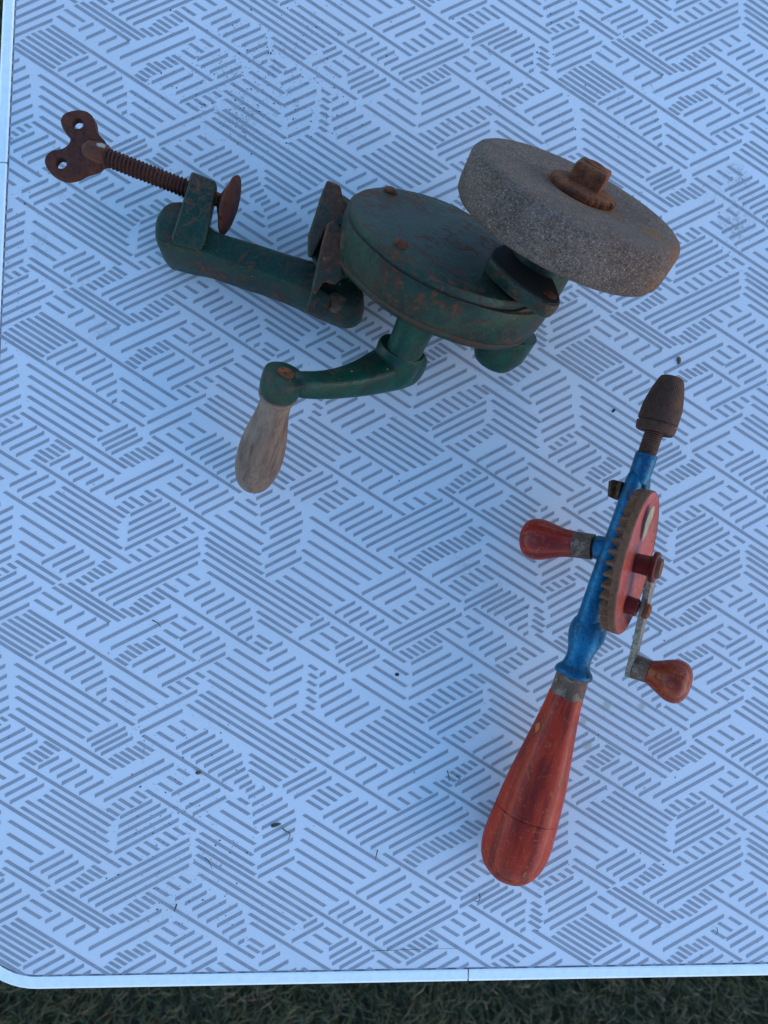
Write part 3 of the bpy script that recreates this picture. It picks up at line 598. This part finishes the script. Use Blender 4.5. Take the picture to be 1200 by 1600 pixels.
# wing grip with two eyes, lying nearly flat
wing = [(121, 172), (137, 175), (147, 186), (150, 203), (157, 213), (165, 222), (167, 236), (161, 252), (153, 262), (134, 268), (118, 276), (98, 278), (78, 268), (70, 254), (73, 242), (83, 235), (98, 232), (108, 224), (109, 214), (99, 202), (95, 188), (102, 177)]
z1, z0 = .0350, .0300
outer_t = zpx(wing, z1, 4)
def eye_hole(cx, cy, r, z, n=24):
    c = P(cx, cy, z); return [c + Vector((math.cos(2 * math.pi * k / n), math.sin(2 * math.pi * k / n), 0)) * r for k in range(n)]
bm = bmesh.new()
def addloop(pts):
    vs = [bm.verts.new(p) for p in pts]; return vs, [bm.edges.new((vs[i], vs[(i + 1) % len(vs)])) for i in range(len(vs))]
ho = [(121, 192.5), (95, 254.5)]
_, e0 = addloop(outer_t); ee = list(e0)
for hx_, hy_ in ho: ee += addloop(eye_hole(hx_, hy_, .0029, z1))[1]
bmesh.ops.triangle_fill(bm, use_beauty=True, use_dissolve=False, edges=ee)
ext = bmesh.ops.extrude_face_region(bm, geom=list(bm.faces))
bmesh.ops.translate(bm, vec=(0, 0, z0 - z1), verts=[g for g in ext['geom'] if isinstance(g, bmesh.types.BMVert)])
vv = [q.co.copy() for q in bm.verts]; bm.verts.index_update(); ff = [tuple(q.index for q in fc.verts) for fc in bm.faces]; bm.free()
wg = obj('wing_grip', vv, ff, mat_rust, screw, bevel=.0012, bseg=3)
v, f = lathe(P(134, 234, .0320), sdv, [(-.001, .0030), (.001, .0052), (.006, .0060), (.0100, .0062), (.0120, .0048)], 24)
obj('screw_collar', v, f, rust_metal('weld scarred rust', (.085, .022, .012), (.125, .036, .017), (.034, .014, .010), .6, extra=None, spots=[(P(158, 224, .0375) - GB, .0028, (.30, .29, .24))]), screw)

# fixed jaw: two upright cheeks with a gap, a lower lug and a dirty web
def cheek(name, pts, zt, zb, mat, sh=(0, 0)):
    v, f = loft([pr_(grow(pts, .97, sh[0], sh[1]), zb), pr_(pts, zt)])
    return obj(name, v, f, mat, jaw, bevel=.0014, bseg=3)
v, f = loft([pr_([(540, 318), (566, 328), (562, 432), (530, 442), (506, 428), (494, 408), (520, 360)], .008), pr_([(536, 312), (562, 322), (558, 432), (524, 440), (498, 425), (484, 404), (500, 345), (516, 330)], .0400)])
jaw = obj('jaw', v, f, mat_green, grinder, bevel=.003, bseg=3)
cheek('jaw_cheek', [(511, 281), (532, 290), (536, 310), (552, 324), (548, 350), (526, 356), (509, 360), (499, 380), (488, 404), (480, 401), (481, 368), (489, 344), (502, 303)], .0475, .018, mat_jaw)
cheek('jaw_cheek', [(512, 347), (522, 345), (539, 362), (542, 390), (539, 416), (533, 436), (524, 446), (506, 440), (492, 462), (486, 452), (496, 410), (503, 378)], .057, .018, mat_jaw)
cheek('jaw_lug', [(489, 445), (498, 449), (518, 461), (512, 487), (504, 497), (476, 488)], .0475, .012, mat_jaw)
v, f = loft([pr_([(534, 306), (566, 328), (562, 432), (530, 440), (510, 425), (512, 352)], .020), pr_([(530, 300), (562, 322), (558, 430), (526, 438), (506, 422), (508, 350)], .0462)])
obj('jaw_web', v, f, mat_green, jaw, bevel=.003, bseg=3)
v, f = lathe(P(526, 470, .0372), Vector((.3, .1, 1)), [(-.004, .0046), (.0006, .0045), (.0014, .0034), (.0018, .001)], 12, mod=lambda th, t: 1 + .12 * math.sin(3 * th) + .08 * math.sin(7 * th))
obj('mud_clot', v, f, rust_metal('dried mud', (.110, .070, .040), (.19, .13, .08), (.010, .007, .004), .9), jaw)
# neck that blends jaw into housing
nk = []
a0 = [(516, 300, .040), (536, 316, .044), (540, 380, .050), (534, 440, .040), (530, 446, .024), (520, 380, .012), (510, 310, .014)]
b0 = [(548, 312, .050), (562, 326, .060), (590, 384, .054), (612, 420, .046), (600, 452, .030), (570, 400, .012), (545, 330, .020)]
ra, rb = catmull([P(*q) for q in a0], 4), catmull([P(*q) for q in b0], 4)
rm = [x.lerp(y, .5) + (sum(ra, Vector()) / len(ra) - x) * .10 for x, y in zip(ra, rb)]
rm2 = [x.lerp(y, .25) + (sum(ra, Vector()) / len(ra) - x) * .07 for x, y in zip(ra, rb)]
v, f = loft([ra, rm2, rm, rb]); obj('neck', v, f, mat_green, grinder, subsurf=1, sharp=180)

# ------------------------------------------------------------------ hand drill
DH = P(803, 1330, .0175); DC = P(1034, 640, .048)
DM = (DC - DH).normalized()                                             # main axis, handle -> chuck
side = DM.cross(Vector((0, 0, 1))).normalized()                         # to the right, level
upn = side.cross(DM)
ROLL = math.radians(31)
DN = (side * math.cos(ROLL) + upn * math.sin(ROLL)).normalized()        # gear axle, right and up
DV = DN.cross(DM).normalized()                                          # in the gear plane
if DV.z < 0: DV = -DV
DB = Vector((DC.x, DC.y - .1, 0))
drill = thing('hand_drill', DB, 'blue hand drill with red wooden handles, large toothed red gear wheel and rusty brown chuck', 'hand drill')
def dm(py):                                                             # point on the main axis seen at photo row py
    lo, hi = -.1, .6
    for _ in range(40):
        mid = (lo + hi) / 2; q = DH + DM * mid; c = ROT.transposed() @ (q - CAM); y = 800 - FPX * c.y / -c.z
        if y > py: lo = mid
        else: hi = mid
    return lo
def proj(q):
    c = ROT.transposed() @ (q - CAM); return (600 + FPX * c.x / -c.z, 800 - FPX * c.y / -c.z)
# --- wooden main handle
hx = DM.to_track_quat('Z', 'Y').to_matrix().transposed().to_euler()
def red_wood(name, rot, a=(.32, .017, .002), b=(.15, .007, .002), wear=.62, coat=.08):
    m, c, k = mk_handlewood(name, a, b, (.32, .040, .007), tuple(rot), wear=(wear, (.40, .105, .022)), grain=.35)
    r = m.step(m.noise(120, 5), .3, .7, .42, .6)
    m.put(m.b.inputs['Coat Weight'], coat); m.put(m.b.inputs['Coat Roughness'], .10)
    return m.set(c, r, spec=.20)
mat_red = red_wood('red varnished wood', hx)
tE = dm(1376); tS = dm(1269); tT = dm(1086)
def mainprof(pts):
    out = catmull([Vector((a, b, 0)) for a, b in pts], 5, closed=False); return [(q.x, max(q.y, .0003)) for q in out]
L = tS - tE
def facet(th, t): return 1 + .016 * math.cos(6 * th + .4)
full = [(0, .0004), (.0010, .0050), (.0032, .0095), (.0068, .0134), (.0118, .0160), (.0175, .0173), (.0235, .0176), (.0300, .01725), (tS - tE - .0004, .0166), (tS - tE, .0156)]
v, f = lathe(DH + DM * tE, DM, mainprof(full) , 72, sx=1.0, sy=.96, mod=facet)
obj('handle_cap', v, f, mat_red, drill, sharp=70)
Lh = tT - tS
v, f = lathe(DH + DM * (tS - .0004), DM, [(0, .0146), (.0001, .0153), (.0014, .0153), (.0015, .0146)], 60, sx=1.0, sy=.96)
obj('joint_line', v, f, mat_grease_shade, drill)
v, f = lathe(DH + DM * (tS + .0009), DM, mainprof([(0, .0150), (.0005, .0163), (.0009, .0165), (Lh * .25, .0151), (Lh * .5, .0128), (Lh * .75, .0104), (Lh * .93, .0090), (Lh * .985, .0088), (Lh, .0080)]), 72, sx=1.0, sy=.96, mod=facet)
obj('handle', v, f, mat_red, drill, sharp=60)
t0 = dm(1089); t1_ = dm(1051)
v, f = lathe(DH + DM * t0, DM, [(0, .0076), (.0003, .0086), (t1_ - t0 - .0004, .0083), (t1_ - t0, .0076)], 48, mod=lambda th, t: 1 + .008 * math.sin(5 * th))
obj('ferrule', v, f, mat_ferrule, drill)
# --- blue frame
def mk_blue():
    m = rusty_paint('blue hammered paint', (.006, .140, .26), (.003, .065, .14), rust=(.045, .030, .030), rust2=(.10, .080, .075), amount=.60, wear=.8, rough=.30, metal=.35, specks=False, dirt=.35)
    return m
mat_blue = mk_blue()
tA = dm(1056)
bp = [(0, .0080), (.0004, .0094), (.0020, .0098), (.0036, .0090), (.0058, .0072), (.0095, .0064), (.0135, .0068), (.0185, .0084), (.0230, .0092), (.0275, .0088), (.0310, .0070)]
v, f = lathe(DH + DM * tA, DM, mainprof(bp), 48, sx=1.0, sy=.95)
v2 = obj('frame_socket', v, f, mat_blue, drill, sharp=70)
# rails: fork around the pinion
def off(t, o, w): return DH + DM * t + DN * o + DV * w
tp = [dm(1005), dm(985), dm(955), dm(915), dm(870), dm(820), dm(775), dm(745), dm(733)]
offs = [.0006, -.0004, -.0012, -.0016, -.0014, -.0010, -.0012, -.0016, -.0010]
vs_ = [.0010, .0014, .0020, .0028, .0030, .0026, .0022, .0018, .0012]
lf = [off(t, o, w) for t, o, w in zip(tp, offs, vs_)]
v, f = tube(lf, [.0080, .0072, .0056, .0051, .0049, .0047, .0046, .0042, .0028], 24, hint=DV)
obj('frame_rail', v, f, mat_blue, drill, subsurf=1, sharp=180)
rt = [off(t, -o * .3 + .0014, -.0075 - w * 1.6) for t, o, w in zip(tp, offs, vs_)]
rt[0] = off(tp[0], .0030, -.0015); rt[1] = off(tp[1], .0030, -.0050); rt[-1] = off(tp[-1], .0005, -.0010); rt[-2] = off(tp[-2], .0012, -.0060)
v, f = tube(rt, [.0066, .0056, .0044, .0042, .0042, .0042, .0042, .0040, .0030], 20, hint=DV)
obj('frame_rail', v, f, mat_blue, drill, subsurf=1, sharp=180)
ta, tb = dm(757), dm(709)
v, f = lathe(off(ta, 0, 0), DM, [(0, .0030), (.001, .0048), (.004, .0053), (tb - ta - .0006, .0055), (tb - ta, .0050)], 36)
obj('spindle_sleeve', v, f, mat_blue, drill)
# --- chuck
ts0, ts1 = dm(712), dm(672)
NS = 60; ax_, u1, u2 = frame(DM); rings = []; pit = .0011
for i in range(NS + 1):
    t = ts0 + (ts1 - ts0) * i / NS; rg = []
    for j in range(24):
        th = 2 * math.pi * j / 24; ph = ((t - ts0) / pit - th / (2 * math.pi)) % 1.0
        rr = .0045 + .00026 * (1 - abs(2 * ph - 1) * 2); rg.append(DH + DM * t + u1 * rr * math.cos(th) + u2 * rr * math.sin(th))
    rings.append(rg)
v, f = loft(rings); obj('chuck_stem', v, f, mat_chuck, drill, sharp=80)
tq, tr = dm(676), dm(589); LC = tr - tq
v, f = lathe(DH + DM * tq, DM, [(.0014, .0048), (.0004, .0060), (0, .0088), (.0006, .0094), (LC * .10, .0098), (LC * .15, .0099), (LC * .16, .0091), (LC * .18, .0091), (LC * .20, .0099), (LC * .45, .0098), (LC * .56, .0092), (LC * .76, .0079), (LC * .78, .0077), (LC * .92, .0064), (LC * .975, .0056), (LC, .0042), (LC, .0016), (LC - .004, .0014)], 60)
obj('chuck', v, f, mat_chuck, drill, sharp=32)
# --- gear wheel
GC = PL(996, 880, off(dm(880), .0165, 0), DN)
GR = .0345
GN = (DN + DM * .075).normalized()
def mk_gearred():
    m = rusty_paint('worn red gear paint', (.50, .082, .052), (.36, .052, .036), rust=(.10, .045, .032), rust2=(.20, .10, .055), amount=.60, wear=.9, rough=.36, specks=False, dirt=.35)
    return m
mat_gred = mk_gearred()
mat_dred = rusty_paint('dark red hub paint', (.25, .010, .010), (.14, .006, .007), rust=(.045, .022, .018), rust2=(.11, .07, .05), amount=.585, wear=.8, rough=.35, specks=True, dirt=.5)
gear_prof = [(-.0012, .0060), (-.0014, .014), (-.0020, .022), (-.0024, .030), (-.0010, .0334), (.0, .0350), (.0, GR - .0002)]
def ringat(t, r): return [GC + GN * t + frame(GN)[1] * (r * math.cos(2 * math.pi * k / 96)) + frame(GN)[2] * (r * math.sin(2 * math.pi * k / 96)) for k in range(96)]
v, f = loft([ringat(*q) for q in [(.0002, GR - .0004), (.0004, GR - .0018), (-.0004, GR - .0030), (-.0012, .0280), (-.0015, .0200), (-.0012, .0120), (-.0010, .0070), (-.0010, .0030)]], cap0=False)
gear = obj('gear_web', v, f, mat_gred, drill, sharp=60)
NTH = 40; n_ = NTH * 8; g_, h1, h2 = frame(GN); rv, rf = [], []
def tooth(j):
    x = (j % 8) / 8.0
    return 1.0 if x in (0, .125, .25) else (.5 if x in (.375, .875) else 0.0)
rows = []
for lev in range(6):
    row = []
    for j in range(n_):
        th = 2 * math.pi * j / n_; k = tooth(j)
        if lev == 0: r, t = GR - .0006, .0004
        elif lev == 1: r, t = GR, -.0002
        elif lev == 2: r, t = GR, -.0030
        elif lev == 3: r, t = GR - .0006 - .0050 * (1 - k), -.0050 - .0022 * k
        elif lev == 4: r, t = GR - .0062, -.0052 - .0016 * k
        else: r, t = GR - .0060, -.0020
        row.append(GC + GN * t + h1 * (r * math.cos(th)) + h2 * (r * math.sin(th)))
    rows.append(row)
v, f = loft(rows, False, False)
o = obj('gear_teeth', v, f, [mat_brownsteel, mat_tooth], gear, sharp=25)
for p in o.data.polygons:
    i = p.index // n_
    if i == 3 or i == 2: p.material_index = 1 if i == 3 else (1 if tooth(p.index % n_) == 0 and tooth((p.index + 1) % n_) == 0 else 0)
# hub, flange and pin
v, f = lathe(GC, GN, [(-.008, .0044), (-.002, .0046), (.0040, .0047), (.0062, .0050), (.0066, .0070), (.0071, .0074), (.0086, .0074), (.0091, .0069), (.0093, .0045)], 40)
hub = obj('gear_hub', v, f, mat_dred, drill, sharp=40)
v, f = lathe(GC + GN * .0091, GN, [(0, .0045), (.0002, .0050), (.0012, .0048), (.0018, .0046), (.0020, .0015)], 28)
obj('axle_end', v, f, mat_brownsteel, hub)
# cream maker's patch on the gear face (blank, worn)
def mk_decal():
    m = M('worn cream transfer'); c = m.mix(m.step(m.noise(260, 5, .7), .38, .62), (.40, .27, .12), (.20, .15, .085)); return m.set(c, .5)
def web_t(r):
    pts = [(.007, -.0010), (.012, -.0012), (.020, -.0015), (.028, -.0012), (GR - .003, -.0004)]
    for (r0, t_0), (r1, t_1) in zip(pts, pts[1:]):
        if r <= r1: return t_0 + (t_1 - t_0) * (r - r0) / (r1 - r0)
    return -.0004
dl = []
for k in range(9):
    for s_ in range(24):
        th = 2 * math.pi * s_ / 24; q = k / 8.0
        a = .0190 + .0088 * q * math.cos(th); b = .0056 * q * math.sin(th) * (1 + .35 * math.cos(th))
        r = math.hypot(a, b); dl.append(GC + DM * a + DV * b + GN * (web_t(r) + .00025))
dfc = []
for k in range(8):
    for s_ in range(24): dfc.append((k * 24 + s_, k * 24 + (s_ + 1) % 24, (k + 1) * 24 + (s_ + 1) % 24, (k + 1) * 24 + s_))
obj('decal', dl, dfc, mk_decal(), gear)
# --- crank strap, its studs and the small end handle
KH = GC + DN * .0080
kn = PL(988, 1040, KH, DN)
kd = (kn - KH).normalized(); ks = kd.cross(DN).normalized(); kl = (kn - KH).length
def strap(a, w, t): return [KH + kd * a + ks * w + DN * t, KH + kd * a - ks * w + DN * t]
sec = [(0.0, .0052), (.008, .0056), (.020, .0044), (.040, .0036), (kl - .004, .0042), (kl, .0056), (kl + .0045, .0046)]
rings = []
for a, w in sec:
    p, q = strap(a, w, .0012), strap(a, w, -.0019); rings.append([p[0], p[1], q[1], q[0]])
v, f = loft(rings); obj('crank_strap', v, f, mat_armsteel, drill, bevel=.0004)
bs = PL(1004, 953, KH, DN)
v, f = lathe(bs - DN * .0090, DN, [(0, .0044), (.0065, .0042), (.0070, .0034)], 28); obj('gear_stud', v, f, mat_dred, drill)
v, f = lathe(bs + DN * .0006, DN, [(0, .0034), (.0004, .0038), (.0022, .0036), (.0030, .0026), (.0031, .001)], 24); obj('stud_screw', v, f, mat_nut, drill)
hx2 = DN.to_track_quat('Z', 'Y').to_matrix().transposed().to_euler()
mat_red2 = red_wood('dull red knob wood', hx2, (.26, .030, .007), (.13, .012, .004), .62, .12)
kdir = (P(1076, 1063, kn.z + .017) - kn).normalized()
kdir = (DN * .8 + kdir * .2).normalized()
v, f = lathe(kn + kdir * .0006, kdir, [(0, .0054), (.0004, .0062), (.0078, .0058), (.0082, .0050)], 36); obj('knob_ferrule', v, f, mat_ferrule, drill)
kp = [(.0078, .0052), (.0084, .0060), (.0110, .0071), (.0145, .0088), (.0180, .0103), (.0214, .0107), (.0244, .0098), (.0266, .0074), (.0278, .0040), (.0281, .0005)]
v, f = lathe(kn + kdir * .0006, kdir, mainprof(kp), 48); obj('crank_knob', v, f, mat_red2, drill, sharp=70)
# --- side knob on the left
sk0 = off(dm(862), -.0050, .0)
ske = P(822, 840, .0125)
sdr = (ske - sk0).normalized(); skl = (ske - sk0).length
v, f = lathe(sk0, sdr, [(-.004, .0060), (.004, .0062), (.0048, .0056)], 36); obj('side_boss', v, f, mat_blue, drill)
def ofx(px): # distance along the side axis at photo column px
    lo, hi = 0, .08
    for _ in range(30):
        mid = (lo + hi) / 2
        if proj(sk0 + sdr * mid)[0] > px: lo = mid
        else: hi = mid
    return lo
fa, fb, fc = ofx(928), ofx(897), ofx(815)
v, f = lathe(sk0, sdr, [(fa, .0058), (fa + .0003, .0066), (fb - .0002, .0068), (fb, .0060)], 40, mod=lambda th, t: 1 + .012 * math.sin(4 * th)); obj('knob_ferrule', v, f, mat_ferrule, drill)
D_ = fc - fb
kp = [(fb - .0004, .0062), (fb + .0002, .0069), (fb + D_ * .18, .0074), (fb + D_ * .40, .0092), (fb + D_ * .60, .0107), (fb + D_ * .76, .0108), (fb + D_ * .89, .0092), (fb + D_ * .97, .0058), (fb + D_, .0012)]
mat_red3 = red_wood('red side knob wood', sdr.to_track_quat('Z', 'Y').to_matrix().transposed().to_euler(), (.32, .013, .004), (.17, .007, .003), .60, .22)
v, f = lathe(sk0, sdr, mainprof(kp), 48); obj('side_knob', v, f, mat_red3, drill, sharp=70)
# --- pinion behind the left rail
pc = off(dm(775), -.0044, -.0040)
def ptooth(th, t): return 1 + .17 * (1 if math.sin(10 * th) > .3 else -1)
v, f = lathe(pc - DM * .0040, DM, [(0, .0040), (.0005, .0070), (.0080, .0086), (.0092, .0074), (.0082, .003)], 88, mod=ptooth)
obj('pinion', v, f, mat_tooth, drill, sharp=30)

# ------------------------------------------------------------------ crumbs, clippings and dirt on the table
def mk_flat(name, c1, c2, r=.8):
    m = M(name); return m.set(m.mix(m.step(m.noise(700, 4), .4, .6), c1, c2), r)
mat_dirt = mk_flat('dry black dirt', (.012, .011, .012), (.035, .032, .032))
mat_husk = mk_flat('brown husk', (.050, .035, .020), (.14, .11, .065))
mat_clip = mk_flat('dried clipping', (.022, .028, .018), (.06, .065, .04))
def blob(c, r, el_=1.0, ang=0.0, hz=.6, n=6, m=4):
    v = [c + Vector((0, 0, -r * .1))]; f = []
    for i in range(1, m):
        ph = math.pi * .5 * i / (m - 1) if m > 2 else .8
        for j in range(n):
            th = 2 * math.pi * j / n; q = r * (math.cos(math.pi / 2 * (i - 1) / (m - 1))) * (1 + random.uniform(-.25, .25))
            x, y = q * math.cos(th) * el_, q * math.sin(th)
            v.append(c + Vector((x * math.cos(ang) - y * math.sin(ang), x * math.sin(ang) + y * math.cos(ang), r * hz * math.sin(math.pi / 2 * (i - 1) / (m - 1)))))
    for i in range(m - 2):
        for j in range(n):
            a = 1 + i * n + j; b = 1 + i * n + (j + 1) % n; f.append((a, b, b + n, a + n))
    f.append(tuple(1 + (m - 2) * n + j for j in range(n))); f.append(tuple(1 + j for j in range(n - 1, -1, -1)))
    return v, f
parts = []
clusters = [(405, 110, 75, 60, 620), (330, 150, 60, 40, 160), (480, 130, 60, 60, 200), (500, 200, 40, 40, 70), (380, 190, 20, 20, 80), (900, 60, 200, 60, 150), (1020, 180, 110, 90, 170), (830, 110, 120, 80, 120),
            (1150, 350, 14, 45, 110), (255, 1290, 60, 60, 120), (330, 1280, 50, 60, 120), (265, 1120, 70, 40, 60), (300, 1420, 80, 40, 130), (600, 700, 500, 500, 130), (600, 1200, 400, 260, 90), (1060, 1150, 90, 80, 60),
            (1000, 1330, 90, 100, 40), (110, 210, 60, 140, 60), (60, 330, 40, 80, 70), (20, 430, 14, 120, 60), (600, 1515, 560, 4, 60), (1140, 1500, 40, 8, 14), (860, 520, 200, 90, 60), (720, 610, 60, 30, 30)]
for cx, cy, sx_, sy_, n in clusters:
    for _ in range(int(n * 1.8)):
        x, y = random.gauss(cx, sx_), random.gauss(cy, sy_)
        p = P(x, y)
        if (p - c_bl).dot(nb) > -.002 or (p - c_bl).dot(nl_) > -.002 or x > 1260 or y < -60: continue
        r = min(.00042, .000105 * math.exp(random.gauss(0, .5)))
        p.z = .0001; parts.append(blob(p, r, random.uniform(1, 1.9), random.uniform(0, 3.14), n=5, m=3))
v, f = merge(*parts)
tag(obj('dirt_specks', v, f, mat_dirt, None, smooth=False), 'fine black dirt specks scattered over the white table, thickest near its top edge', 'dirt', kind='stuff')
def crumb(name, px, py, r, e, ang, mat, label, cat, hz=.7):
    p = P(px, py, .0001); v, f = blob(p, r, e, ang, hz, n=12, m=6)
    return tag(obj(name, v, f, mat, None, origin=p), label, cat)
hs = crumb('seed_husk', 1060.5, 563, .0013, 1.6, 1.62, mat_husk, 'small brown seed husk on the table just above the drill chuck', 'seed husk', 1.0)
crumb('seed_husk', 310.5, 1207, .0010, 1.5, .1, mat_husk, 'small dark seed husk between two long bars at lower left, near the table print', 'seed husk')
crumb('dirt_crumb', 620.5, 1054, .0009, 1.2, .2, mat_dirt, 'black dirt crumb alone in the middle of the table, left of the drill', 'crumb')
crumb('dirt_crumb', 958.5, 642, .0007, 2.1, .7, mat_dirt, 'black dirt crumb on the table left of the drill chuck', 'crumb')
crumb('leaf_crumb', 430, 1289, .0010, 2.6, .25, mat_clip, 'dark dry leaf crumb at lower middle of the table beside a curled grass stalk', 'crumb')
def stalk(name, pts, r, mat, label, z=.0006):
    c = [P(x, y, z + (.0012 if i % 2 else 0)) for i, (x, y) in enumerate(pts)]
    c = catmull(c, 4, closed=False); n = len(c)
    v, f = tube(c, [r * (1 - .6 * i / n) for i in range(n)], 6)
    p = P(*pts[0]); return tag(obj(name, v, f, mat, None, origin=p), label, 'grass clipping')
stalk('grass_clipping', [(441, 1294), (447, 1299), (452, 1301), (453, 1306), (450, 1312)], .00035, mat_clip, 'curled dry grass stalk beside the dark leaf crumb, lower middle of the table')
stalk('grass_clipping', [(590, 1328), (588, 1336), (587, 1343)], .00034, mat_clip, 'short upright grass clipping left of the handle end of the drill')
stalk('grass_clipping', [(238, 969), (246, 973), (251, 979)], .00034, mat_clip, 'bent dark grass clipping on the left of the table')
stalk('grass_clipping', [(276, 1413), (274, 1419), (272, 1424)], .00045, mat_clip, 'short dark grass clipping near the table corner, lower left')
stalk('grass_clipping', [(699, 1204), (701, 1212), (702, 1221)], .00030, mat_clip, 'straight grass clipping between two printed bars, left of the drill handle')
stalk('grass_clipping', [(320, 1340), (327, 1347), (331, 1357)], .00025, mat_clip, 'thin arched grass clipping at lower left of the table')
stalk('grass_clipping', [(580, 1486), (600, 1485), (620, 1484.5), (660, 1483), (714, 1482)], .00018, mat_clip, 'long pale hair-thin stalk lying along the front edge of the table')
stalk('grass_clipping', [(712, 1212), (719, 1217), (714, 1221)], .00030, mat_clip, 'tiny hooked grass clipping beside the straight one left of the drill handle')
stalk('grass_clipping', [(1120, 1449), (1121, 1456), (1118, 1461)], .00025, mat_clip, 'small grass clipping near the lower right corner of the table')
stalk('grass_clipping', [(749, 1396), (750, 1404), (746, 1409), (740, 1407)], .00028, mat_clip, 'small curled grass clipping just below the rounded end of the drill handle')
